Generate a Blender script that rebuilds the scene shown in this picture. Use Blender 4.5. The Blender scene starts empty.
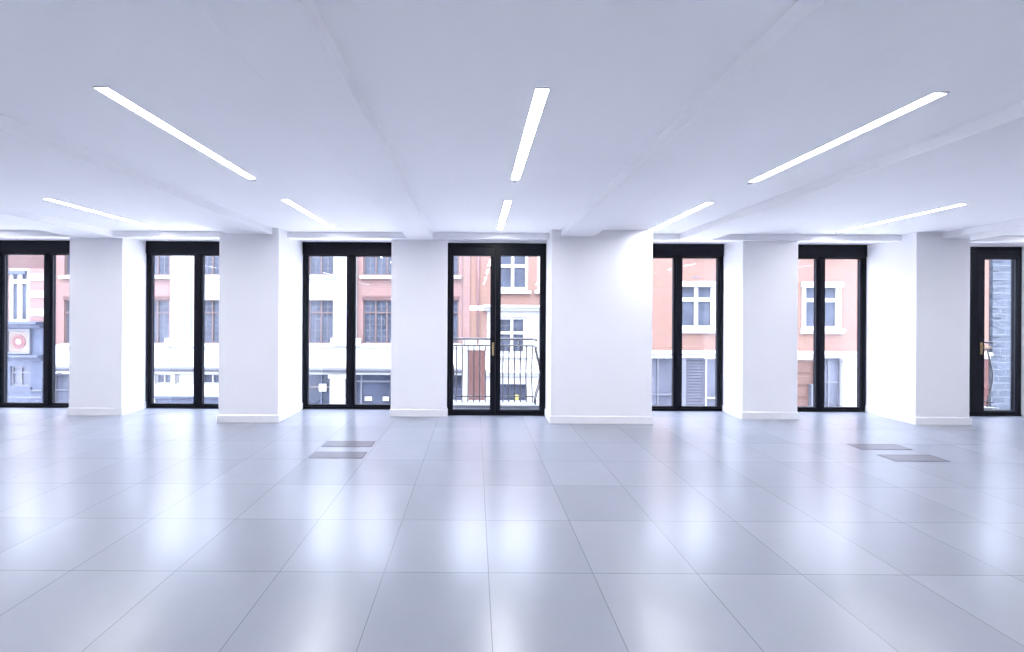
import bpy, bmesh, math, random
from mathutils import Vector, Matrix
random.seed(7)
S = bpy.context.scene
COL = S.collection
PI = math.pi

# ------------------------------------------------------------------ measures
F, H = 412.0, 1.5            # focal length in pixels of a 1024 wide frame, eye height
VX, VY, ROLL = 475.0, 313.0, 0.0053
CEIL, BULK = 2.642, 2.556    # ceiling, underside of beams and bulkhead
HEAD = 2.587                 # window heads
YW, YO = 6.38, 6.475          # window plane, outer wall face
T, TX, TY = 0.603, 0.086, 2.38   # floor tile and one corner of the grid

def fx(px, Y): return (px - VX) * Y / F
def fz(px, py, Y): return H + (VY + (px - VX) * ROLL - py) * Y / F

# ------------------------------------------------------------------ materials
def mat(name, col, rough=0.5, metal=0.0, spec=0.5):
    m = bpy.data.materials.new(name); m.use_nodes = True
    b = m.node_tree.nodes['Principled BSDF']
    b.inputs['Base Color'].default_value = (*col, 1)
    b.inputs['Roughness'].default_value = rough
    b.inputs['Metallic'].default_value = metal
    b.inputs['Specular IOR Level'].default_value = spec
    return m

def N(m, typ, **kw):
    n = m.node_tree.nodes.new(typ)
    for k, v in kw.items():
        if k in n.inputs: n.inputs[k].default_value = v
        else: setattr(n, k, v)
    return n
def L(m, a, ao, b, bi): m.node_tree.links.new(a.outputs[ao], b.inputs[bi])
def BS(m): return m.node_tree.nodes['Principled BSDF']

def noisy(name, col, rough, amt=0.04, scale=6.0, bump=0.0, bscale=150.0, spec=0.5, metal=0.0):
    """paint, stone, metal: a little uneven in colour, with a fine grain"""
    m = mat(name, col, rough, metal, .2 if 'pane' in name else spec)
    tc = N(m, 'ShaderNodeTexCoord')
    nz = N(m, 'ShaderNodeTexNoise', Scale=scale, Detail=4.0)
    L(m, tc, 'Object', nz, 'Vector')
    r = N(m, 'ShaderNodeValToRGB')
    r.color_ramp.elements[0].position = .3; r.color_ramp.elements[1].position = .7
    r.color_ramp.elements[0].color = (*[max(0, c * (1 - amt)) for c in col], 1)
    r.color_ramp.elements[1].color = (*[min(1, c * (1 + amt)) for c in col], 1)
    L(m, nz, 'Fac', r, 'Fac'); L(m, r, 'Color', BS(m), 'Base Color')
    if bump:
        n2 = N(m, 'ShaderNodeTexNoise', Scale=bscale, Detail=2.0)
        L(m, tc, 'Object', n2, 'Vector')
        bp = N(m, 'ShaderNodeBump', Strength=bump, Distance=.002)
        L(m, n2, 'Fac', bp, 'Height'); L(m, bp, 'Normal', BS(m), 'Normal')
    return m

def brick(name, c1, c2, mortar, bw=.225, bh=.075, ms=.012, rough=.85, bump=.4):
    m = mat(name, c1, rough, 0, .2)
    tc = N(m, 'ShaderNodeTexCoord'); sp = N(m, 'ShaderNodeSeparateXYZ'); cb = N(m, 'ShaderNodeCombineXYZ')
    ad = N(m, 'ShaderNodeMath', operation='ADD')
    L(m, tc, 'Object', sp, 'Vector')
    L(m, sp, 'X', ad, 0); L(m, sp, 'Y', ad, 1)
    L(m, ad, 'Value', cb, 'X'); L(m, sp, 'Z', cb, 'Y')
    bt = N(m, 'ShaderNodeTexBrick')
    for k, v in (('Scale', 1.0), ('Brick Width', bw), ('Row Height', bh), ('Mortar Size', ms), ('Mortar Smooth', .3), ('Bias', 0.0)):
        bt.inputs[k].default_value = v
    bt.inputs['Color1'].default_value = (*c1, 1); bt.inputs['Color2'].default_value = (*c2, 1)
    bt.inputs['Mortar'].default_value = (*mortar, 1)
    L(m, cb, 'Vector', bt, 'Vector')
    nz = N(m, 'ShaderNodeTexNoise', Scale=1.4, Detail=5.0); L(m, tc, 'Object', nz, 'Vector')
    mx = N(m, 'ShaderNodeMix', data_type='RGBA', blend_type='MULTIPLY')
    mx.inputs[0].default_value = .18
    L(m, bt, 'Color', mx, 6); L(m, nz, 'Color', mx, 7)
    L(m, mx, 2, BS(m), 'Base Color')
    bp = N(m, 'ShaderNodeBump', Strength=bump, Distance=.008, invert=True)
    L(m, bt, 'Fac', bp, 'Height'); L(m, bp, 'Normal', BS(m), 'Normal')
    return m

def emit(name, col, s):
    m = bpy.data.materials.new(name); m.use_nodes = True
    nt = m.node_tree; nt.nodes.clear()
    e = nt.nodes.new('ShaderNodeEmission'); o = nt.nodes.new('ShaderNodeOutputMaterial')
    e.inputs['Color'].default_value = (*col, 1); e.inputs['Strength'].default_value = s
    nt.links.new(e.outputs[0], o.inputs[0])
    return m

def glass(name, tint):
    """clear flat pane: see-through with a Fresnel mirror image on it"""
    m = bpy.data.materials.new(name); m.use_nodes = True
    nt = m.node_tree; nt.nodes.clear()
    o = nt.nodes.new('ShaderNodeOutputMaterial'); mix = nt.nodes.new('ShaderNodeMixShader')
    tr = nt.nodes.new('ShaderNodeBsdfTransparent'); gl = nt.nodes.new('ShaderNodeBsdfGlossy')
    ge = nt.nodes.new('ShaderNodeNewGeometry'); dt = nt.nodes.new('ShaderNodeVectorMath'); dt.operation = 'DOT_PRODUCT'
    nt.links.new(ge.outputs['Incoming'], dt.inputs[0]); nt.links.new(ge.outputs['Normal'], dt.inputs[1])
    def mth(op, a, b):
        q = nt.nodes.new('ShaderNodeMath'); q.operation = op
        for i, v in enumerate((a, b)):
            if v is None: continue
            if isinstance(v, (int, float)): q.inputs[i].default_value = v
            else: nt.links.new(v, q.inputs[i])
        return q.outputs[0]
    ab = mth('ABSOLUTE', dt.outputs['Value'], None)
    fr_out = mth('ADD', mth('MULTIPLY', mth('POWER', mth('SUBTRACT', 1.0, ab), 5.0), .96), .04)
    tr.inputs['Color'].default_value = (*tint, 1); gl.inputs['Roughness'].default_value = .0
    gl.inputs['Color'].default_value = (.9, .93, 1, 1)
    nt.links.new(fr_out, mix.inputs[0]); nt.links.new(tr.outputs[0], mix.inputs[1])
    nt.links.new(gl.outputs[0], mix.inputs[2]); nt.links.new(mix.outputs[0], o.inputs[0])
    return m

def floor_material():
    """large square stone tiles: thin dark joints, each tile a shade and sheen of its own"""
    m = mat('floor_tile', (.4, .42, .5), .3)
    b = BS(m)
    tc = N(m, 'ShaderNodeTexCoord'); sp = N(m, 'ShaderNodeSeparateXYZ'); L(m, tc, 'Object', sp, 'Vector')
    cells, edges = [], []
    for ax, org in (('X', TX), ('Y', TY)):
        s = N(m, 'ShaderNodeMath', operation='SUBTRACT'); s.inputs[1].default_value = org - 40 * T; L(m, sp, ax, s, 0)
        d = N(m, 'ShaderNodeMath', operation='DIVIDE'); d.inputs[1].default_value = T; L(m, s, 0, d, 0)
        fl = N(m, 'ShaderNodeMath', operation='FLOOR'); L(m, d, 0, fl, 0); cells.append(fl)
        fr = N(m, 'ShaderNodeMath', operation='FRACT'); L(m, d, 0, fr, 0)
        pp = N(m, 'ShaderNodeMath', operation='PINGPONG'); pp.inputs[1].default_value = .5; L(m, fr, 0, pp, 0); edges.append(pp)
    cb = N(m, 'ShaderNodeCombineXYZ'); L(m, cells[0], 0, cb, 'X'); L(m, cells[1], 0, cb, 'Y')
    wn = N(m, 'ShaderNodeTexWhiteNoise', noise_dimensions='2D'); L(m, cb, 0, wn, 'Vector')
    mn = N(m, 'ShaderNodeMath', operation='MINIMUM'); L(m, edges[0], 0, mn, 0); L(m, edges[1], 0, mn, 1)
    jt = N(m, 'ShaderNodeMath', operation='LESS_THAN'); jt.inputs[1].default_value = .0035; L(m, mn, 0, jt, 0)
    # tile shade
    ramp = N(m, 'ShaderNodeValToRGB')
    ramp.color_ramp.elements[0].color = (*FLOOR_A, 1); ramp.color_ramp.elements[1].color = (*FLOOR_B, 1)
    L(m, wn, 'Value', ramp, 'Fac')
    nz = N(m, 'ShaderNodeTexNoise', Scale=2.3, Detail=7.0, Roughness=.6); L(m, tc, 'Object', nz, 'Vector')
    nr = N(m, 'ShaderNodeMapRange'); nr.inputs[1].default_value = .1; nr.inputs[2].default_value = .9
    nr.inputs[3].default_value = .95; nr.inputs[4].default_value = 1.05; L(m, nz, 'Fac', nr, 0)
    mul = N(m, 'ShaderNodeVectorMath', operation='SCALE'); L(m, ramp, 'Color', mul, 0); L(m, nr, 0, mul, 'Scale')
    mx = N(m, 'ShaderNodeMix', data_type='RGBA'); L(m, jt, 0, mx, 0); L(m, mul, 0, mx, 6)
    mx.inputs[7].default_value = (.12, .13, .165, 1); L(m, mx, 2, b, 'Base Color')
    # sheen
    r1 = N(m, 'ShaderNodeMapRange'); r1.inputs[3].default_value = .24; r1.inputs[4].default_value = .256; L(m, wn, 'Value', r1, 0)
    n3 = N(m, 'ShaderNodeTexNoise', Scale=3.5, Detail=5.0); L(m, tc, 'Object', n3, 'Vector')
    r2 = N(m, 'ShaderNodeMapRange'); r2.inputs[1].default_value = .1; r2.inputs[2].default_value = .9
    r2.inputs[3].default_value = -.008; r2.inputs[4].default_value = .02; L(m, n3, 'Fac', r2, 0)
    ra = N(m, 'ShaderNodeMath', operation='ADD'); L(m, r1, 0, ra, 0); L(m, r2, 0, ra, 1); L(m, ra, 0, b, 'Roughness')
    b.inputs['Specular IOR Level'].default_value = .8
    # every tile lies a hair out of level
    v1 = N(m, 'ShaderNodeVectorMath', operation='SUBTRACT'); L(m, wn, 'Color', v1, 0); v1.inputs[1].default_value = (.5, .5, .5)
    v2 = N(m, 'ShaderNodeVectorMath', operation='MULTIPLY'); L(m, v1, 0, v2, 0); v2.inputs[1].default_value = (.012, .012, 0)
    ge = N(m, 'ShaderNodeNewGeometry')
    v3 = N(m, 'ShaderNodeVectorMath', operation='ADD'); L(m, ge, 'Normal', v3, 0); L(m, v2, 0, v3, 1)
    v4 = N(m, 'ShaderNodeVectorMath', operation='NORMALIZE'); L(m, v3, 0, v4, 0)
    n5 = N(m, 'ShaderNodeTexNoise', Scale=9.0, Detail=3.0); L(m, tc, 'Object', n5, 'Vector')
    bp = N(m, 'ShaderNodeBump', Strength=.25, Distance=.0012); L(m, n5, 'Fac', bp, 'Height'); L(m, v4, 0, bp, 'Normal')
    L(m, bp, 'Normal', b, 'Normal')
    return m

FLOOR_A, FLOOR_B = (.222, .237, .282), (.248, .263, .308)
M = {}
M['wall'] = noisy('white_wall_paint', (.88, .875, .90), .6, .012, 2.0, .08)
M['ceiling'] = noisy('white_ceiling_paint', (.93, .927, .945), .7, .012, 1.5, .06)
M['base'] = noisy('satin_white_skirting_paint', (.84, .835, .86), .45, .01, 3.0)
M['floor'] = floor_material()
M['frame'] = noisy('black_powder_coat', (.005, .006, .011), .42, .15, 12.0, .05, 400, .15)
M['bead'] = noisy('black_gasket', (.02, .022, .032), .5, .1, 20.0)
M['glass'] = glass('window_glass', (.93, .95, .98))
M['brass'] = noisy('aged_brass', (.45, .34, .18), .4, .1, 30.0, metal=1.0)
M['iron'] = noisy('painted_iron', (.02, .016, .02), .45, .15, 20.0)
M['lamp'] = emit('lamp_diffuser', (.95, .95, 1), 29.0)
M['lamp_trim'] = noisy('lamp_trim_paint', (.72, .72, .76), .5, .02, 5.0)
M['lamp_cap'] = noisy('grey_lamp_end', (.5, .5, .53), .5, .05, 30.0)
M['plate'] = noisy('grey_floor_plate', (.14, .143, .168), .26, .05, 14.0, .1, 150, .2)
M['plate_rim'] = noisy('grey_plate_rim', (.11, .113, .135), .25, .04, 14.0, 0, 150, .25)
M['brick_a'] = brick('pink_red_brick', (.27, .145, .14), (.23, .125, .12), (.31, .24, .235))
M['brick_b'] = brick('salmon_brick', (.275, .15, .125), (.25, .135, .112), (.28, .205, .18))
M['brick_c'] = brick('dark_red_brick', (.14, .066, .063), (.115, .052, .052), (.18, .15, .15))
M['brick_d'] = brick('rust_brick_pier', (.125, .045, .042), (.105, .037, .036), (.15, .10, .095))
M['brick_g'] = brick('blue_grey_blockwork', (.08, .093, .125), (.062, .073, .10), (.12, .135, .17), .62, .31, .03)
M['stone'] = noisy('white_stone', (.48, .48, .49), .7, .03, 1.2)
M['stucco'] = noisy('white_stucco', (.46, .455, .465), .75, .03, .8, .1, 60)
M['white_timber'] = noisy('white_timber_paint', (.46, .46, .475), .45, .02, 3.0)
M['brown_timber'] = noisy('pinkish_brown_window_timber', (.15, .105, .105), .5, .08, 5.0)
M['pane'] = noisy('blue_grey_window_pane', (.065, .075, .11), .08, .35, 1.6)
M['pane_dark'] = noisy('dark_shop_pane', (.05, .058, .09), .08, .4, .9)
M['pane_pale'] = noisy('pale_shop_pane', (.10, .105, .145), .12, .3, .9)
M['lead'] = noisy('pale_window_bars', (.17, .17, .20), .5, .05, 8.0)
M['blue_paint'] = noisy('blue_grey_shopfront_paint', (.085, .098, .15), .45, .1, 2.0)
M['grey_paint'] = noisy('grey_shopfront_paint', (.15, .155, .19), .5, .06, 2.0)
M['shutter'] = noisy('grey_louvre_shutter', (.085, .088, .12), .5, .08, 3.0)
M['rust_paint'] = noisy('faded_brown_door_paint', (.14, .085, .075), .55, .08, 3.0)
M['sign_panel'] = noisy('buff_sign_panel', (.19, .155, .14), .5, .05, 6.0)
M['sign_red'] = noisy('faded_red_sign_disc', (.17, .07, .075), .5, .08, 9.0)
M['notice'] = noisy('white_paper_notice', (.55, .55, .55), .7, .01, 9.0)
M['yellow'] = noisy('yellow_cloth', (.40, .35, .10), .8, .08, 12.0)
M['asphalt'] = noisy('asphalt', (.27, .27, .28), .85, .12, 9.0, .4, 90)
M['paving'] = noisy('pavement_slabs', (.42, .42, .43), .8, .08, 3.0, .2, 60)
M['pipe'] = noisy('dull_red_pipe_paint', (.30, .18, .19), .5, .05, 6.0)

# street front colours set darker than true, so strong daylight does not bleach them
FRONT_DIM = .36
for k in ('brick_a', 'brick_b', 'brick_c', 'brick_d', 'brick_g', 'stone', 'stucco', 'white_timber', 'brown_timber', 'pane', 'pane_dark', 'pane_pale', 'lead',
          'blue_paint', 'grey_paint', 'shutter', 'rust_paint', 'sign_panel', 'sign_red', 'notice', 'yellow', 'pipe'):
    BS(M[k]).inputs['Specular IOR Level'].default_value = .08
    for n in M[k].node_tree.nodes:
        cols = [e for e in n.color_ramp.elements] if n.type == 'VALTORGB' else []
        for e in cols: e.color = (*[c * FRONT_DIM for c in e.color[:3]], 1)
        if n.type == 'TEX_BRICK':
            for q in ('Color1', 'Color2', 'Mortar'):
                n.inputs[q].default_value = (*[c * FRONT_DIM for c in n.inputs[q].default_value[:3]], 1)

# ------------------------------------------------------------------ mesh helpers
def link(name, me, m, parent=None):
    o = bpy.data.objects.new(name, me); COL.objects.link(o)
    if m: me.materials.append(m)
    if parent: o.parent = parent
    return o

def finish(bm, name, m, parent=None, bevel=0.0, smooth=False):
    bmesh.ops.remove_doubles(bm, verts=bm.verts, dist=1e-5)
    bmesh.ops.recalc_face_normals(bm, faces=bm.faces)
    me = bpy.data.meshes.new(name); bm.to_mesh(me); bm.free()
    if smooth:
        for p in me.polygons: p.use_smooth = True
    o = link(name, me, m, parent)
    if bevel:
        b = o.modifiers.new('bevel', 'BEVEL'); b.width = bevel; b.segments = 2
        b.limit_method = 'ANGLE'; b.angle_limit = math.radians(50)
    return o

def sheet(name, m, parent, x0, x1, z0, z1, y0, y1, holes=(), bevel=0.0, axis='Y'):
    """a slab in the XZ plane, y0 to y1 thick, with rectangular holes: one connected mesh
       (axis 'X': the slab lies in the YZ plane and x runs along Y)"""
    xs = sorted({x0, x1, *[v for h in holes for v in (h[0], h[1])]})
    zs = sorted({z0, z1, *[v for h in holes for v in (h[2], h[3])]})
    xs = [x for x in xs if x0 - 1e-6 <= x <= x1 + 1e-6]; zs = [z for z in zs if z0 - 1e-6 <= z <= z1 + 1e-6]
    def solid(i, j):
        if not (0 <= i < len(xs) - 1 and 0 <= j < len(zs) - 1): return False
        cx, cz = (xs[i] + xs[i + 1]) / 2, (zs[j] + zs[j + 1]) / 2
        return not any(h[0] < cx < h[1] and h[2] < cz < h[3] for h in holes)
    bm = bmesh.new(); vv = {}
    def V(i, j, k):
        if (i, j, k) not in vv:
            a, y = xs[i], (y0, y1)[k]
            vv[i, j, k] = bm.verts.new({'Y': (a, y, zs[j]), 'X': (y, a, zs[j]), 'Z': (a, zs[j], y)}[axis])
        return vv[i, j, k]
    for i in range(len(xs) - 1):
        for j in range(len(zs) - 1):
            if not solid(i, j): continue
            for k in (0, 1):
                bm.faces.new([V(i, j, k), V(i + 1, j, k), V(i + 1, j + 1, k), V(i, j + 1, k)])
            if not solid(i - 1, j): bm.faces.new([V(i, j, 0), V(i, j + 1, 0), V(i, j + 1, 1), V(i, j, 1)])
            if not solid(i + 1, j): bm.faces.new([V(i + 1, j, 0), V(i + 1, j + 1, 0), V(i + 1, j + 1, 1), V(i + 1, j, 1)])
            if not solid(i, j - 1): bm.faces.new([V(i, j, 0), V(i + 1, j, 0), V(i + 1, j, 1), V(i, j, 1)])
            if not solid(i, j + 1): bm.faces.new([V(i, j + 1, 0), V(i + 1, j + 1, 0), V(i + 1, j + 1, 1), V(i, j + 1, 1)])
    bmesh.ops.recalc_face_normals(bm, faces=bm.faces)
    bmesh.ops.dissolve_limit(bm, angle_limit=.01, verts=bm.verts, edges=bm.edges)
    return finish(bm, name, m, parent, bevel)

def box(name, m, parent, x0, x1, y0, y1, z0, z1, bevel=0.0):
    return sheet(name, m, parent, x0, x1, z0, z1, y0, y1, (), bevel)

def prism_x(name, m, parent, prof, x0, x1, bevel=0.0):
    """profile of (y, z) points pulled along X: cornices, sills, ledges"""
    bm = bmesh.new()
    a = [bm.verts.new((x0, y, z)) for y, z in prof]; b = [bm.verts.new((x1, y, z)) for y, z in prof]
    bm.faces.new(a); bm.faces.new(b[::-1])
    n = len(prof)
    for i in range(n): bm.faces.new([a[i], b[i], b[(i + 1) % n], a[(i + 1) % n]])
    return finish(bm, name, m, parent, bevel)

def tube(name, m, parent, pts, r, seg=8):
    """round bar along a chain of points"""
    bm = bmesh.new(); rings = []
    pts = [Vector(p) for p in pts]
    for i, p in enumerate(pts):
        t = (pts[min(i + 1, len(pts) - 1)] - pts[max(i - 1, 0)]).normalized()
        u = t.cross(Vector((0, 0, 1)) if abs(t.z) < .9 else Vector((1, 0, 0))).normalized(); v = t.cross(u)
        rings.append([bm.verts.new(p + (u * math.cos(2 * PI * k / seg) + v * math.sin(2 * PI * k / seg)) * r) for k in range(seg)])
    for a, b in zip(rings, rings[1:]):
        for k in range(seg): bm.faces.new([a[k], a[(k + 1) % seg], b[(k + 1) % seg], b[k]])
    bm.faces.new(rings[0][::-1]); bm.faces.new(rings[-1])
    return finish(bm, name, m, parent, 0, True)

def disc(name, m, parent, c, r, y0, y1, seg=28):
    bm = bmesh.new()
    A = [bm.verts.new((c[0] + r * math.cos(2 * PI * k / seg), y0, c[1] + r * math.sin(2 * PI * k / seg))) for k in range(seg)]
    B = [bm.verts.new((v.co.x, y1, v.co.z)) for v in A]
    bm.faces.new(A); bm.faces.new(B[::-1])
    for k in range(seg): bm.faces.new([A[k], A[(k + 1) % seg], B[(k + 1) % seg], B[k]])
    return finish(bm, name, m, parent)

def empty(name, loc=(0, 0, 0)):
    o = bpy.data.objects.new(name, None); COL.objects.link(o); o.location = loc; o.empty_display_size = .1
    return o
def tag(o, label, cat, group=None, kind=None):
    o['label'] = label; o['category'] = cat
    if group: o['group'] = group
    if kind: o['kind'] = kind
    return o
def dup(root):
    r = root.copy(); COL.objects.link(r)
    for ch in list(root.children):
        c = ch.copy(); COL.objects.link(c); c.parent = r
        for g in list(ch.children):
            d = g.copy(); COL.objects.link(d); d.parent = c
    return r

# ------------------------------------------------------------------ where the ceiling lights sit
LAMP_L, LAMP_W, RECESS = 1.425, .068, .012
lamps = [
    (-1.92, 2.82, 'ceiling strip light near the viewer, left one of the front row'),
    (.338, 2.81, 'ceiling strip light near the viewer, middle of the front row'),
    (2.385, 2.83, 'ceiling strip light near the viewer, right one of the front row'),
    (-4.38, 4.92, 'ceiling strip light by the windows, leftmost of the far row'),
    (-1.94, 4.90, 'short-looking ceiling strip light by the windows, second from left in the far row'),
    (.332, 4.91, 'short-looking ceiling strip light in front of the central balcony door'),
    (2.40, 4.93, 'ceiling strip light by the windows, ending at the wide pier'),
    (5.0, 4.94, 'ceiling strip light by the windows, rightmost of the far row'),
    (-4.38, 2.82, 'ceiling strip light of the front row beyond the left side of the photo'),
    (5.0, 2.84, 'ceiling strip light of the front row beyond the right side of the photo'),
    (-6.75, 4.92, 'ceiling strip light added for fill in the far row beyond the left side of the photo'),  # unseen side columns from here, added to brighten the ends of the room
    (7.75, 4.94, 'ceiling strip light added for fill in the far row beyond the right side of the photo'),
    (-6.75, 2.82, 'ceiling strip light added for fill in the front row near the left wall'),
    (7.75, 2.84, 'ceiling strip light added for fill in the front row near the right wall'),
    (-4.38, .72, 'ceiling strip light added out of view behind the viewer on the left'),  # overhead row, added out of view to light the room
    (-1.92, .72, 'ceiling strip light added out of view behind the viewer left of the middle'),
    (.338, .72, 'ceiling strip light added out of view directly over the viewer'),
    (2.39, .72, 'ceiling strip light added out of view behind the viewer right of the middle'),
    (5.0, .72, 'ceiling strip light added out of view behind the viewer on the right'),
]
for cx, lab in ((-6.75, 'by the left wall'), (-4.38, 'on the left'), (-1.92, 'left of the middle'), (.338, 'in the middle'), (2.39, 'right of the middle'), (5.0, 'on the right'), (7.75, 'by the right wall')):  # two unseen rows added as fill for the ceiling and pier fronts
    lamps += [(cx, -1.38, 'ceiling strip light added for fill in the row behind the viewer, ' + lab), (cx, -3.48, 'ceiling strip light added for fill in the row by the back wall, ' + lab)]
lamps += [(-6.75, .72, 'ceiling strip light added for fill over the viewer by the left wall'), (7.75, .72, 'ceiling strip light added for fill over the viewer by the right wall')]  # the added side columns carried on overhead, out of view

# ------------------------------------------------------------------ room shell
XL, XR, YB = -9.6, 10.6, -6.0
fl = box('floor', M['floor'], None, XL - .2, XR + .2, YB - .2, YO, -.25, 0)
tag(fl, 'glossy pale grey stone floor of large square tiles', 'floor', kind='structure')
ce = sheet('ceiling', M['ceiling'], None, XL - .2, XR + .2, YB - .2, YO, CEIL, CEIL + RECESS,
           [(x - LAMP_W / 2, x + LAMP_W / 2, y - LAMP_L / 2, y + LAMP_L / 2) for x, y, _ in lamps], 0, 'Z')
box('slab', M['ceiling'], ce, XL - .2, XR + .2, YB - .2, YO, CEIL + RECESS, CEIL + .3)
tag(ce, 'plain white ceiling crossed by shallow beams', 'ceiling', kind='structure')
YBK = 5.86
for a, b in ((-5.72, -5.15), (-3.35, -2.76), (-.97, -.60), (1.17, 1.62), (2.90, 3.36), (6.42, 6.95)):
    box('beam', M['ceiling'], ce, a, b, YB, YBK, BULK, CEIL + .01, .004)
box('bulkhead', M['ceiling'], ce, XL, XR, YBK, 6.0, BULK, CEIL + .01, .004)
for nm, a, b in (('wall_left', XL - .2, XL), ('wall_right', XR, XR + .2)):
    w = sheet(nm, M['wall'], None, YB, YO, 0, CEIL, a, b, (), 0, 'X')
    tag(w, 'plain white side wall at the ' + nm[5:] + ' end of the room', 'wall', kind='structure')
w = box('wall_back', M['wall'], None, XL - .2, XR + .2, YB - .2, YB, 0, CEIL)
tag(w, 'plain white wall opposite the windows', 'wall', kind='structure')

# window wall: a lintel band with white piers standing between the openings
openings = [(-7.39, -5.86), (-5.095, -3.48), (-2.67, -1.215), (-.405, 1.042), (2.425, 3.845), (4.64, 6.06), (6.80, 8.20)]
lint = box('wall_front', M['wall'], None, XL, XR, 6.0, YO, HEAD, CEIL)
tag(lint, 'white window wall with projecting piers between tall openings', 'wall', kind='structure')
fronts = [5.98, 5.95, 5.60, 5.97, 5.63, 5.92, 5.66, 5.9]
edges = [XL] + [v for o in openings for v in o] + [XR]
for k in range(8):
    a, b, y = edges[2 * k], edges[2 * k + 1], fronts[k]
    top = CEIL if y < YBK else BULK
    if y < YBK:   # in front of the bulkhead, up to the ceiling
        bm = bmesh.new()
        p = box('pier', M['wall'], lint, a, b, y, YO, 0, CEIL, .004)
    else:
        yo = 6.285 if k == 7 else YO
        prof = [(y, 0), (y, BULK), (6.0, BULK), (6.0, HEAD), (yo, HEAD), (yo, 0)]
        if y >= 5.999: prof = [(y, 0), (y, HEAD), (YO, HEAD), (YO, 0)]
        p = prism_x('pier', M['wall'], lint, prof, a, b, .004)
    # skirting board running round the pier, with a chamfered top
    bm = bmesh.new(); ht, d = .105, .014
    path = [(a, YW - .005 if k else y), (a, y), (b, y), (b, YW - .005)]
    if k in (3,): path[3] = (b, 6.05)
    if k == 4: path[0] = (a, 6.05)
    if k == 6: path[3] = (b, 6.17)
    if k == 7: path[0] = (a, 6.17); path[3] = (b, y)
    outs = [(-1, 0), None, None, (1, 0)]
    offs = [(-d, 0), (-d, -d), (d, -d), (d, 0)]
    if k == 0: path[0] = (a, y); offs[0] = (0, -d); offs[1] = (0, -d)
    if k == 7: offs[2] = (0, -d); offs[3] = (0, -d)
    rings = []
    for (px, py), (ox, oy) in zip(path, offs):
        rings.append([bm.verts.new(v) for v in ((px, py, .0), (px + ox, py + oy, .0), (px + ox, py + oy, ht - .012), (px + ox * .35, py + oy * .35, ht), (px, py, ht))])
    if k == 0: rings = rings[1:]
    if k == 7: rings = rings[:3]
    for r1, r2 in zip(rings, rings[1:]):
        for q in range(5): bm.faces.new([r1[q], r1[(q + 1) % 5], r2[(q + 1) % 5], r2[q]])
    bm.faces.new(rings[0]); bm.faces.new(rings[-1][::-1])
    finish(bm, 'skirting', M['base'], p)
# lower heads over the two balcony doors
box('door_head', M['wall'], lint, openings[3][0], openings[3][1], 6.03, YO, 2.532, HEAD)
box('door_head', M['wall'], lint, openings[6][0], openings[6][1], 6.15, YO, 2.537, HEAD)

# ------------------------------------------------------------------ windows and doors
def pane(parent, x0, x1, z0, z1, y):
    return box('pane', M['glass'], parent, x0, x1, y, y + .012, z0, z1)

def window(n, x0, x1, mid, label):
    r = tag(empty('window_%d' % n, ((x0 + x1) / 2, YW, 0)), label, 'window', 'tall black framed windows', 'structure')
    ox = (x0 + x1) / 2
    X = lambda v: v - ox
    zt = HEAD - .002
    y0 = 0
    # outer frame with the deep blind-box head
    hz = HEAD - .205
    fr = sheet('frame', M['frame'], r, X(x0), X(x1), .012, zt, y0, .09,
               [(X(x0) + .042, X(mid) - .030, .034, hz), (X(mid) + .030, X(x1) - .042, .034, hz)], .003)
    box('blind_box', M['frame'], r, X(x0), X(x1), -.012, -.0005, hz + .012, zt, .004)
    for a, b in ((x0 + .044, mid - .032), (mid + .032, x1 - .044)):
        s = sheet('sash', M['frame'], r, X(a), X(b), .036, hz - .002, .012, .072,
                  [(X(a) + .034, X(b) - .034, .036 + .030, hz - .012)], .003)
        pane(s, X(a) + .032, X(b) - .032, .064, hz - .010, .036)
        sheet('gasket', M['bead'], s, X(a) + .030, X(b) - .030, .062, hz - .006, .024, .034,
              [(X(a) + .039, X(b) - .039, .071, hz - .017)])
    box('sill', M['frame'], r, X(x0), X(x1), -.012, .10, 0, .0115, .002)
    return r

window(1, *openings[0], -6.628, 'black framed window at the far left, a blue-grey pub front seen outside')
window(2, *openings[1], -4.297, 'black framed window showing a white pilaster beside pink brick')
window(3, *openings[2], -1.928, 'black framed window left of the central balcony door, leaded windows outside')
window(4, *openings[4], 3.151, 'black framed window right of the wide pier, one white sash window outside')
window(5, *openings[5], 5.366, 'black framed window with a white sash window outside behind its mullion')

def lever(parent, x, y, z, side, down=False):
    """back plate and lever handle, one piece of brass on the room side"""
    bm = bmesh.new()
    def ring_tube(pts, r, seg=10):
        rings = []
        P = [Vector(p) for p in pts]
        for i, p in enumerate(P):
            t = (P[min(i + 1, len(P) - 1)] - P[max(i - 1, 0)]).normalized()
            u = t.cross(Vector((1, 0, 0)) if down else Vector((0, 0, 1))).normalized(); v = t.cross(u)
            rings.append([bm.verts.new(p + (u * math.cos(2 * PI * k / seg) + v * math.sin(2 * PI * k / seg)) * r) for k in range(seg)])
        for a, b in zip(rings, rings[1:]):
            for k in range(seg): bm.faces.new([a[k], a[(k + 1) % seg], b[(k + 1) % seg], b[k]])
        bm.faces.new(rings[0][::-1]); bm.faces.new(rings[-1])
    if down: ring_tube([(x, y, z), (x, y - .045, z), (x, y - .055, z - .012), (x, y - .057, z - .03), (x, y - .055, z - .12)], .010)
    else: ring_tube([(x, y, z), (x, y - .045, z), (x + side * .012, y - .055, z), (x + side * .03, y - .057, z), (x + side * .09, y - .055, z)], .010)
    h = finish(bm, 'handle', M['brass'], parent, 0, True)
    sheet('handle_plate', M['brass'], parent, x - .017, x + .017, z - .11, z + .07, y - .007, y, (), .003)
    return h

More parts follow.
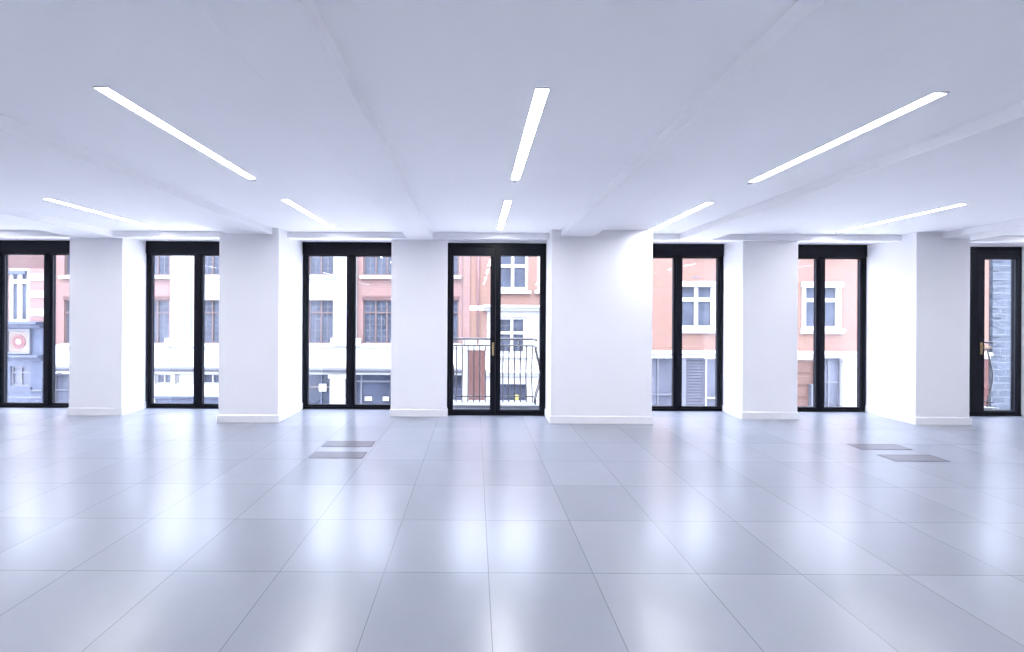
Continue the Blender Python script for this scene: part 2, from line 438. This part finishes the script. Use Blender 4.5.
def balcony_door(n, x0, x1, y, zt, mid, label, hx, hz_, hside, wide):
    r = tag(empty('door_%d' % n, ((x0 + x1) / 2, y, 0)), label, 'door', 'black framed balcony doors', 'structure')
    ox = (x0 + x1) / 2
    X = lambda v: v - ox
    sheet('frame', M['frame'], r, X(x0), X(x1), .0, zt - .002, 0, .10, [(X(x0) + .035, X(x1) - .035, .02, zt - .075)], .003)
    for i, (a, b) in enumerate(((x0 + .037, mid - .0015), (mid + .0015, x1 - .037))):
        w0, w1 = (.045, wide) if i == 0 else (wide, .045)
        z0, z1 = .022, zt - .077
        lf = sheet('leaf', M['frame'], r, X(a), X(b), z0, z1, -.012, .055, [(X(a) + w0, X(b) - w1, z0 + .055, z1 - .112)], .003)
        pane(lf, X(a) + w0 - .003, X(b) - w1 + .003, z0 + .052, z1 - .109, .020)
        sheet('gasket', M['bead'], lf, X(a) + w0 - .006, X(b) - w1 + .006, z0 + .049, z1 - .106, .008, .018,
              [(X(a) + w0 + .008, X(b) - w1 - .008, z0 + .062, z1 - .119)])
        if i == hside: lever(lf, X(hx), -.012, hz_, 1, n == 1)
    box('threshold', M['frame'], r, X(x0), X(x1), -.02, -.0005, 0, .018, .002)
    return r
balcony_door(1, *openings[3], 6.06, 2.532, .302, 'black double balcony door in the middle of the window wall', .302 - .035, 1.0, 0, .068)
balcony_door(2, *openings[6], 6.18, 2.537, 7.53, 'black balcony door at the far right, mostly hidden behind a pier', 7.53 + .05, 1.03, 1, .10)

def balcony(x0, x1, y, label):
    """shallow balcony: ledge, two top rails, bottom rail, pot-bellied bars"""
    ox = (x0 + x1) / 2
    r = tag(empty('balcony_railing', (ox, y, 0)), label, 'railing', 'iron balcony railings outside the doors')
    w = (x1 - x0) / 2
    led = prism_x('ledge', M['stone'], r, [(YO + .001 - y, -.16), (.12, -.16), (.15, -.05), (.15, .035), (YO + .001 - y, .05)], -w - .08, w + .08, .006)
    yb = YO - y + .01
    def loop(z, d, rr, nm):
        tube(nm, M['iron'], r, [(-w, yb, z), (-w, d - .02, z), (-w + .02, d, z), (w - .02, d, z), (w, d - .02, z), (w, yb, z)], rr)
    loop(1.075, .0, .017, 'top_rail'); loop(.965, .0, .012, 'top_rail'); loop(.13, .0, .011, 'bottom_rail')
    n = max(2, round(2 * w / .098))
    base = None
    for i in range(n + 1):
        x = -w + .02 + (2 * w - .04) * i / n
        if base is None:
            base = tube('baluster', M['iron'], r, [(0, 0, .04)] + [(0, .085 * math.sin(PI * min(1, max(0, (.97 - z) / .83))) ** 1.3 * (1.25 - .5 * (z - .13) / .83), z) for z in [.13 + .84 * q / 10 for q in range(11)]], .0095, 8)
            o = base
        else:
            o = base.copy(); COL.objects.link(o); o.parent = r
        o.location = (x, 0, 0)
    for sx in (-1, 1):          # bars of the two short returns, bowed outwards too
        for q in (.35, .75):
            o = base.copy(); COL.objects.link(o); o.parent = r
            o.location = (sx * w, yb * q, 0); o.rotation_euler = (0, 0, sx * PI / 2 if sx < 0 else PI / 2)
            if sx > 0: o.rotation_euler = (0, 0, -PI / 2)
    for i in range(3):
        x = -w + .02 + (2 * w - .04) * (i + .5) / 3
        tube('spacer', M['iron'], r, [(x, 0, .965), (x, 0, 1.075)], .010, 6)
    return r
balcony(-.42, .97, 6.78, 'iron balcony railing with bowed bars outside the central door')
balcony(6.75, 8.16, 6.78, 'iron balcony railing seen through the door at the far right')

# ------------------------------------------------------------------ ceiling lights
def make_light():
    r = empty('linear_ceiling_light', (0, 0, CEIL))
    ln, w = LAMP_L, LAMP_W
    bm = bmesh.new()
    sh = lambda nm, m, x0, x1, y0, y1, z0, z1: box(nm, m, r, x0, x1, y0, y1, z0, z1)
    # slim trim ring round the opal diffuser
    xs = [-w / 2 - .006, -w / 2, w / 2, w / 2 + .006]; ys = [-ln / 2 - .006, -ln / 2, ln / 2, ln / 2 + .006]
    V = {}
    def v(i, j, k):
        if (i, j, k) not in V: V[i, j, k] = bm.verts.new((xs[i], ys[j], (-.0015, -.0002)[k]))
        return V[i, j, k]
    solid = lambda i, j: 0 <= i < 3 and 0 <= j < 3 and not (i == 1 and j == 1)
    for i in range(3):
        for j in range(3):
            if not solid(i, j): continue
            for k in (0, 1): bm.faces.new([v(i, j, k), v(i + 1, j, k), v(i + 1, j + 1, k), v(i, j + 1, k)])
            if not solid(i - 1, j): bm.faces.new([v(i, j, 0), v(i, j + 1, 0), v(i, j + 1, 1), v(i, j, 1)])
            if not solid(i + 1, j): bm.faces.new([v(i + 1, j, 0), v(i + 1, j + 1, 0), v(i + 1, j + 1, 1), v(i + 1, j, 1)])
            if not solid(i, j - 1): bm.faces.new([v(i, j, 0), v(i + 1, j, 0), v(i + 1, j, 1), v(i, j, 1)])
            if not solid(i, j + 1): bm.faces.new([v(i, j + 1, 0), v(i + 1, j + 1, 0), v(i + 1, j + 1, 1), v(i, j + 1, 1)])
    finish(bm, 'trim_ring', M['lamp_trim'], r)
    sh('diffuser', M['lamp'], -w / 2 + .001, w / 2 - .001, -ln / 2 + .001, ln / 2 - .001, RECESS - .003, RECESS - .0005)
    sh('end_cap', M['lamp_cap'], -.030, .030, -ln / 2 - .016, -ln / 2 - .008, -.003, -.0002)
    sh('end_cap', M['lamp_cap'], -.014, .014, ln / 2 + .04, ln / 2 + .058, -.006, -.0002)
    return r
proto = None
for x, y, lab in lamps:
    if proto is None: proto = o = make_light()
    else: o = dup(proto)
    o.location = (x, y, CEIL)
    tag(o, 'glowing white ' + lab, 'ceiling light', 'recessed linear ceiling lights')

# ------------------------------------------------------------------ floor box covers
def make_plate():
    r = empty('floor_box_cover')
    w, d = .28, .098
    bm = bmesh.new()
    ring = lambda a, b, z: [bm.verts.new(v) for v in ((-a, -b, z), (a, -b, z), (a, b, z), (-a, b, z))]
    r0, r1, r2, r3 = ring(w, d, .0004), ring(w - .002, d - .002, .004), ring(w - .012, d - .012, .004), ring(w - .012, d - .012, .0004)
    for a, b in ((r0, r1), (r1, r2), (r2, r3), (r3, r0)):
        for k in range(4): bm.faces.new([a[k], a[(k + 1) % 4], b[(k + 1) % 4], b[k]])
    finish(bm, 'rim', M['plate_rim'], r)
    box('lid', M['plate'], r, -w + .013, w - .013, -d + .013, d - .013, .0004, .0034)
    return r
pr = None
for tx, ty, lab in ((-3, .135, 'nearer of the two grey floor plates left of the middle'), (-3, .50, 'farther of the two grey floor plates left of the middle'),
                    (7, .135, 'nearer of the two grey floor plates at the right'), (7, .50, 'farther of the two grey floor plates at the right')):
    if pr is None: pr = o = make_plate()
    else: o = dup(pr)
    o.location = (TX + T * tx + T / 2 - .005, TY + 3 * T + ty, 0)
    tag(o, lab + ', set flush in a tile', 'floor box', 'grey floor box covers')

# ------------------------------------------------------------------ the street outside
D = 18.5
GZ = -4.3
st = box('street', M['asphalt'], None, -45, 45, YO + 2.2, D - 2.2, GZ - .3, GZ)
tag(st, 'grey asphalt street below the windows', 'street', kind='structure')
for nm, a, b, lab in (('pavement', YO + .0, YO + 2.2, 'pavement below the window wall'), ('pavement', D - 2.2, D + 6, 'pavement across the street')):
    p = box(nm, M['paving'], None, -45, 45, a, b, GZ - .3, GZ + .12, .02)
    tag(p, lab, 'pavement', kind='structure')
ow = box('wall_outer', M['stucco'], None, XL - .2, XR + .2, YO - .35, YO, GZ, -.25)
tag(ow, 'outer wall below the floor on the street side', 'wall', kind='structure')

class Facade:
    """a building front: coordinates are given in pixels of the photograph and turned into metres at its own distance"""
    def __init__(s, name, px0, px1, Y, label, top=8.5):
        s.Y = Y; s.px0, s.px1 = px0, px1
        s.o = empty(name, (fx((px0 + px1) / 2, Y), Y, GZ)); s.top = top
        tag(s.o, label, 'building', 'buildings across the street')
        s.ox = s.o.location.x
    def x(s, px): return fx(px, s.Y) - s.ox
    def z(s, px, py): return fz(px, py, s.Y) - GZ
    def rect(s, r):
        m = (r[0] + r[1]) / 2
        return (s.x(r[0]), s.x(r[1]), s.z(m, r[3]), s.z(m, r[2]))
    def slab(s, name, m, r, y0, y1, holes=(), parent=None, bevel=0.0):
        a = s.rect(r)
        hh = [s.rect(h) for h in holes]
        return sheet(name, m, parent or s.o, *a, y0, y1, hh, bevel)
    def ledge(s, name, m, px0, px1, py0, py1, out):
        a, b, z0, z1 = s.rect((px0, px1, py0, py1))
        h = z1 - z0
        return prism_x(name, m, s.o, [(.02, z0), (-out * .45, z0), (-out * .6, z0 + h * .45), (-out, z0 + h * .6), (-out, z1 - h * .08), (.02, z1)], a, b)
    def sash(s, r, cols=(.5,), rows=(.3,), frame=None, t=.055, bar=.035, depth=.14, glassm=None, lattice=0, sill=True, sill_m=None, ledge=.12):
        """a window set back in its opening: frame with mullions and transoms, one pane behind it, sill"""
        a, b, z0, z1 = s.rect(r)
        w, h = b - a, z1 - z0
        cx = [a + t] + [a + t + (w - 2 * t) * c for c in cols] + [b - t]
        cz = [z0 + t] + [z0 + t + (h - 2 * t) * (1 - c) for c in sorted(rows, reverse=True)] + [z1 - t]
        holes = []
        for i in range(len(cx) - 1):
            for j in range(len(cz) - 1):
                holes.append((cx[i] + (bar if i else 0), cx[i + 1] - (bar if i + 1 < len(cx) - 1 else 0), cz[j] + (bar if j else 0), cz[j + 1] - (bar if j + 1 < len(cz) - 1 else 0)))
        wn = sheet('window', frame or M['white_timber'], s.o, a, b, z0, z1, depth - .06, depth + .04, holes)
        box('pane', glassm or M['pane'], wn, a + .01, b - .01, depth, depth + .02, z0 + .01, z1 - .01)
        if lattice:
            hs = []
            for (p, q, u, v) in holes:
                nx, nz = max(1, round((q - p) / lattice)), max(1, round((v - u) / (lattice * 1.25)))
                for i in range(nx):
                    for j in range(nz):
                        hs.append((p + (q - p) * i / nx + .012, p + (q - p) * (i + 1) / nx - .012, u + (v - u) * j / nz + .012, u + (v - u) * (j + 1) / nz - .012))
            sheet('glazing_bars', M['lead'], wn, a + .01, b - .01, z0 + .01, z1 - .01, depth - .015, depth - .002, hs)
        if sill:
            prism_x('sill', sill_m or M['stone'], s.o, [(.1, z0 - .17), (-ledge, z0 - .17), (-ledge - .02, z0 - .05), (.1, z0 + .01)], a - .12, b + .12)
        return wn

# --- long pink brick and white building (second, third window, left pane of the door)
B = Facade('brick_and_stone_building', 51, 462.8, D, 'long pink brick building with white central bay and leaded windows across the street')
rowsY = ((232, 275), (300, 343.5))
wing_l = [(64, 98), (104, 127), (133, 169)]; bay = [(199, 236), (248, 285), (296, 333.5)]; wing_r = [(363, 399), (410, 419), (425, 458)]
wing_r = [(363, 399), (427, 458.5)]
for rng, wins, m in (((51, 173), wing_l, M['brick_a']), ((357, 462.8), wing_r, M['brick_a'])):
    B.slab('brick_wall', m, (rng[0], rng[1], 165, 346), 0, .4, [(a, b, t, u) for a, b in wins for t, u in rowsY])
B.slab('white_bay', M['stone'], (173, 357, 165, 346), -.06, .4, [(a, b, t, u) for a, b in bay for t, u in rowsY])
for a, b in wing_l + bay + wing_r:
    inb = (a, b) in bay
    for t, u in rowsY:
        B.sash((a, b, t, u), (1 / 3, 2 / 3) if b - a > 26 else (.5,), (.28,), M['brown_timber'], .05, .03, .12, M['pane'], .21, True, M['stone'], .14)
        if not inb: B.slab('lintel', M['brick_c'], (a - 1, b + 1, t - 4, t), -.012, .2)
for a, b in ((173, 193), (337, 357)):
    B.slab('pilaster', M['stone'], (a, b, 165, 338), -.16, -.06, (), None, .01)
    B.slab('pilaster_base', M['stone'], (a - 5, b + 5, 338, 346), -.2, -.06, (), None, .01)
B.slab('fascia', M['stone'], (51, 462.8, 346, 367), -.08, .4)
B.ledge('cornice', M['grey_paint'], 51, 462.8, 367, 371.5, .32)
B.slab('frieze', M['stone'], (51, 462.8, 371.5, 374), -.06, .4)
# shopfronts under it
def shop(Fd, r, glassm, frame, cols=(.5,), rows=(.15,), d=.12):
    return Fd.sash(r, cols, rows, frame, .05, .03, d, glassm, 0, False)
def pier_shop(Fd, name, r, m, y0=-.06, y1=.4): return Fd.slab(name, m, r, y0, y1)
pier_shop(B, 'shop_pier', (51, 54, 374, 436), M['stone'])
shop(B, (54, 100, 374, 410), M['pane_pale'], M['grey_paint'], (.5,), (.45,)); pier_shop(B, 'stallriser', (54, 100, 410, 436), M['grey_paint'], .0, .3)
pier_shop(B, 'shop_pier', (100, 156, 374, 436), M['stone'])
shop(B, (156, 172, 374, 384), M['pane_pale'], M['white_timber'], (.5,), ()); 
shop(B, (176, 198, 374, 384), M['notice'], M['white_timber'], (), ())
shop(B, (202, 232, 374, 384), M['pane_dark'], M['white_timber'], (.33, .66), ())
pier_shop(B, 'shop_pier', (172, 176, 374, 384), M['stone']); pier_shop(B, 'shop_pier', (198, 202, 374, 384), M['stone'])
pier_shop(B, 'shop_board', (156, 232, 384, 396), M['stone'])
B.ledge('shop_ledge', M['blue_paint'], 156, 232, 396, 399, .12)
pier_shop(B, 'stallriser', (156, 232, 399, 436), M['blue_paint'], -.0, .3)
pier_shop(B, 'shop_pier', (232, 304, 374, 436), M['stone'])
shop(B, (304, 331, 374, 424), M['pane_dark'], M['blue_paint'], (.65,), ()); pier_shop(B, 'stallriser', (304, 331, 424, 436), M['blue_paint'], .0, .3)
B.slab('notice', M['notice'], (319, 326.5, 384, 391.5), .03, .05)
B.slab('shop_rail', M['sign_panel'], (304, 331, 386.5, 388), .055, .075)
pier_shop(B, 'shop_pier', (331, 346, 378, 436), M['stone'], -.1)
B.slab('pier_capital', M['stone'], (329.5, 347.5, 374, 378), -.16, .3, (), None, .01)
pier_shop(B, 'shop_pier', (346, 355, 374, 436), M['grey_paint'])
shop(B, (355, 400, 374, 424), M['pane_dark'], M['grey_paint'], (.12, .88), (.14,)); pier_shop(B, 'stallriser', (355, 400, 424, 436), M['grey_paint'], .0, .3)
for a, b in ((365, 372), (383, 389)): B.slab('display_card', M['notice'], (a, b, 397, 401), .05, .07)
pier_shop(B, 'shop_pier', (400, 436, 374, 436), M['stone'])
shop(B, (436, 462.8, 374, 424), M['pane_dark'], M['blue_paint'], (.5,), (.3,)); pier_shop(B, 'stallriser', (436, 462.8, 424, 436), M['blue_paint'], .0, .3)

# --- narrow salmon building (seen through the balcony door)
C = Facade('narrow_salmon_building', 463, 566, D, 'narrow salmon brick building with white painted middle floor outside the balcony door')
up = [(497, 528, 240, 290), (537, 560, 240, 290)]
C.slab('brick_wall', M['brick_b'], (470, 566, 165, 306), 0, .4, up)
C.slab('brick_strip', M['brick_a'], (463, 470, 165, 340), -.05, .4)
for r in up: C.sash(r, (.5,), (.52,), M['white_timber'], .13, .07, .10, M['pane'], 0, True, M['stone'], .12)
C.slab('lower_brick', M['brick_b'], (470, 487, 310, 340), 0, .4)
mid = [(498, 526, 317, 354), (537, 560, 317, 354)]
C.slab('white_storey', M['stucco'], (487, 566, 310, 371), -.02, .4, mid)
for r in mid: C.sash(r, (.5,), (.42,), M['white_timber'], .11, .06, .10, M['pane'], .22, True, M['stone'], .1)
C.ledge('cornice', M['stone'], 483, 566, 305, 311, .34)
C.slab('fascia', M['stone'], (463, 487, 340, 350), -.08, .4)
C.slab('brick_pier', M['brick_d'], (469, 486, 350, 436), -.10, .4)
C.slab('shop_pier', M['stone'], (463, 469, 350, 436), -.04, .4)
C.ledge('shop_cornice', M['stone'], 486, 566, 370, 376, .26)
C.slab('shop_wall', M['stucco'], (486, 566, 376, 436), -.02, .4, [(494, 527, 384, 408), (540, 560, 384, 436)])
C.sash((494, 527, 384, 408), (), (), M['blue_paint'], .05, .03, .12, M['pane_dark'], 0, True, M['stone'], .1)
C.sash((540, 560, 384, 436), (.5,), (.3,), M['blue_paint'], .06, .04, .12, M['pane_dark'], 0, False)
tube('downpipe', M['pipe'], C.o, [(C.x(478), -.07, C.z(478, 170)), (C.x(478), -.07, C.z(478, 345))], .045)
ct = tube('display_figure', M['yellow'], C.o, [(C.x(517), .02, C.z(517, 404)), (C.x(517), .02, C.z(517, 399)), (C.x(517), .02, C.z(517, 395))], .10, 10)

# --- long salmon brick building with white sash windows
E = Facade('salmon_brick_building', 566, 989, D, 'long salmon brick building with white cross-barred sash windows across the street')
wn = [(588, 622), (678.5, 713.5), (803, 838.5), (905, 940)]
yr = lambda px: (283.5 + (px - 695) * ROLL, 328.5 + (px - 695) * ROLL)
upr = lambda px: (206 + (px - 695) * ROLL, 251 + (px - 695) * ROLL)
hol = [(a, b, *yr((a + b) / 2)) for a, b in wn] + [(a, b, *upr((a + b) / 2)) for a, b in wn]
a0 = E.rect((566, 989, 165, 352))
E_holes = [E.rect(h) for h in hol]
sheet('brick_wall', M['brick_b'], E.o, a0[0], a0[1], E.z(813, 352), E.z(813, 165), 0, .4, E_holes)
for h in hol:
    E.sash(h, (.5,), (.335,), M['white_timber'], .13, .085, .05, M['pane'], 0, False)
    E.ledge('sill', M['stone'], h[0] - 3, h[1] + 4, h[3] - .6, h[3] + 4.8, .2)
    E.slab('lintel', M['stone'], (h[0] - 2.5, h[1] + 3, h[2] - 2.2, h[2] + 3.4), -.1, .02)
    for q in ((h[0] - 1.6, h[0] + .8), (h[1] - .8, h[1] + 1.8)):
        E.slab('architrave', M['stone'], (*q, h[2] + 3.4, h[3] - .6), -.05, .02)
    E.slab('vent_brick', M['grey_paint'], ((h[0] + h[1]) / 2 - 3, (h[0] + h[1]) / 2 + 3, h[2] - 7, h[2] - 5.4), -.012, .02)
zc = lambda py: E.z(813, py + (813 - 760) * ROLL)
prism_x('string_course', M['stone'], E.o, [(.1, zc(357.5)), (-.07, zc(357.5)), (-.07, zc(354.5)), (-.16, zc(354)), (-.16, zc(351.5)), (.1, zc(350.5))], a0[0], a0[1])
def EP(name, m, a, b, t, u, y0=0.0, y1=.4): return E.slab(name, m, (a, b, t, u), y0, y1)
EP('shop_pier', M['stucco'], 566, 640, 358, 438)
shop(E, (640, 678, 358, 424), M['pane_pale'], M['grey_paint'], (.5,), (.86 - .3,)); EP('stallriser', M['grey_paint'], 640, 678, 424, 438)
EP('shop_pier', M['grey_paint'], 678, 686, 358, 438, -.05)
sh = EP('shutter', M['shutter'], 686, 706, 360, 438, .06, .12)
zA, zB = E.z(696, 436), E.z(696, 361)
n = 26
for i in range(n):
    z = zA + (zB - zA) * (i + .5) / n
    prism_x('slat', M['shutter'], sh, [(.06, z - .06), (.035, z - .055), (.06, z + .03)], E.x(686.5), E.x(705.5))
EP('shutter_head', M['shutter'], 686, 706, 358, 360)
shop(E, (706, 720, 358, 438), M['pane_pale'], M['white_timber'], (), (.5,), .05)
EP('shop_pier', M['stucco'], 720, 792, 358, 438)
dr = EP('street_door', M['rust_paint'], 792, 814, 360, 438, .03, .1)
for i in range(4):
    E.slab('door_panel', M['rust_paint'], (795, 811, 364 + 12 * i, 373 + 12 * i), .005, .035, (), dr, .02)
EP('door_head', M['stucco'], 792, 814, 358, 360)
EP('door_post', M['shutter'], 814, 818, 358, 384, -.06); EP('meter_cabinet', M['grey_paint'], 809, 818, 384, 438, -.16, .02)
shop(E, (818, 841, 358, 438), M['pane_pale'], M['grey_paint'], (.5,), (.3,), .08)
EP('white_gatepost', M['stone'], 841, 859, 359, 438, -.14); EP('post_cap', M['stone'], 840, 860, 358, 360.5, -.2)
EP('wall_box', M['grey_paint'], 859, 866, 377, 400, -.22, .0); EP('shop_pier', M['stucco'], 859, 960, 358, 438)
EP('shop_pier', M['brick_d'], 960, 989, 358, 438)

# --- pub on the left
P = Facade('corner_pub_building', -120, 44, D - .3, 'red brick pub with blue-grey timber front and square sign, left of the long building')
pw = [(9, 29, 268, 322), (-45, -12, 268, 322), (-100, -70, 268, 322)]
P.slab('brick_wall', M['brick_c'], (-120, 44, 165, 268), 0, .4)
P.slab('banded_wall', M['brick_a'], (-120, 44, 268, 323), 0, .4, pw)
for r in pw:
    P.sash(r, (.5,), (.22,), M['stone'], .12, .09, .08, M['pane'], 0, False)
    P.slab('surround', M['blue_paint'], (r[0] - 2, r[1] - 3, r[2] + 2.5, r[2] + 6.5), -.06, .07)
for y in (274, 291, 309):
    for a, b in ((30, 44), (-11, 8)): P.slab('stone_band', M['stone'], (a, b, y, y + 7), -.03, .05)
P.slab('timber_front', M['blue_paint'], (-120, 44, 323, 436), -.05, .4, [(12, 31, 366, 386), (-40, -8, 340, 386)])
P.ledge('cornice', M['blue_paint'], -120, 44, 321, 327.5, .34)
P.ledge('lower_cornice', M['blue_paint'], -120, 44, 354, 360, .26)
P.sash((12, 31, 366, 386), (.5,), (.3,), M['grey_paint'], .06, .03, .06, M['pane_pale'], 0, True, M['blue_paint'], .1)
P.sash((-40, -8, 340, 386), (.5,), (.3,), M['grey_paint'], .06, .03, .06, M['pane_pale'], 0, True, M['blue_paint'], .1)
sg = P.slab('sign', M['grey_paint'], (10, 33, 329, 353.5), -.14, -.05, [(11.6, 31.4, 330.8, 351.7)])
P.slab('sign_panel', M['sign_panel'], (11.4, 31.6, 330.6, 351.9), -.10, -.06, (), sg)
c = ((P.x(21.6)), P.z(21.6, 341.5))
disc('sign_disc', M['sign_red'], sg, c, .30, -.115, -.101)
disc('sign_centre', M['notice'], sg, c, .11, -.125, -.116)
for y in (389, 396): P.slab('plinth_moulding', M['grey_paint'], (-120, 44, y, y + 1.6), -.09, -.04, (), None, .005)

# --- blue-grey blockwork building at the right, standing forward
G = Facade('grey_block_building', 991.5, 1090, 18.44, 'blue-grey blockwork building outside the far right door, next to salmon brick')
G.slab('block_wall', M['brick_g'], (991.5, 1090, 165, 436), 0, 2.9)
for i in range(12):
    G.slab('quoin', M['brick_g'], (991.5, 1001 if i % 2 else 998, 244 + 9.4 * i, 252 + 9.4 * i), -.04, .0)

# ------------------------------------------------------------------ light
w = bpy.data.worlds.new('World'); S.world = w; w.use_nodes = True
bg = w.node_tree.nodes['Background']
bg.inputs['Color'].default_value = (.81, .87, 1.0, 1); bg.inputs['Strength'].default_value = 7.4
sd = bpy.data.lights.new('sun', 'SUN'); sd.energy = 15.0; sd.angle = math.radians(50); sd.color = (1, .98, .97)
so = bpy.data.objects.new('sun', sd); COL.objects.link(so)
so.rotation_euler = Vector((.08, .36, -.93)).to_track_quat('-Z', 'Y').to_euler(); so.location = (0, -10, 20)

# ------------------------------------------------------------------ camera
cd = bpy.data.cameras.new('camera'); cam = bpy.data.objects.new('camera', cd); COL.objects.link(cam)
cd.sensor_width = 36.0; cd.sensor_fit = 'HORIZONTAL'; cd.lens = F * 36 / 1024
cd.shift_x = (512 - VX) / 1024; cd.shift_y = (VY - 326) / 1024
cd.clip_start = .05; cd.clip_end = 200
cam.matrix_world = Matrix.Translation((0, 0, H)) @ Matrix.Rotation(PI / 2, 4, 'X') @ Matrix.Rotation(math.atan(ROLL), 4, 'Z')
S.camera = cam

vs = S.view_settings
S.display_settings.display_device = 'sRGB'
vs.view_transform = 'Standard'; vs.look = 'None'; vs.exposure = 1.23; vs.gamma = 1.0; vs.use_curve_mapping = False
S.cycles.use_denoising = True; S.cycles.use_adaptive_sampling = True; S.cycles.adaptive_threshold = .02
S.cycles.max_bounces = 10; S.cycles.diffuse_bounces = 6; S.cycles.glossy_bounces = 4; S.cycles.transparent_max_bounces = 12
S.cycles.sample_clamp_indirect = 8.0
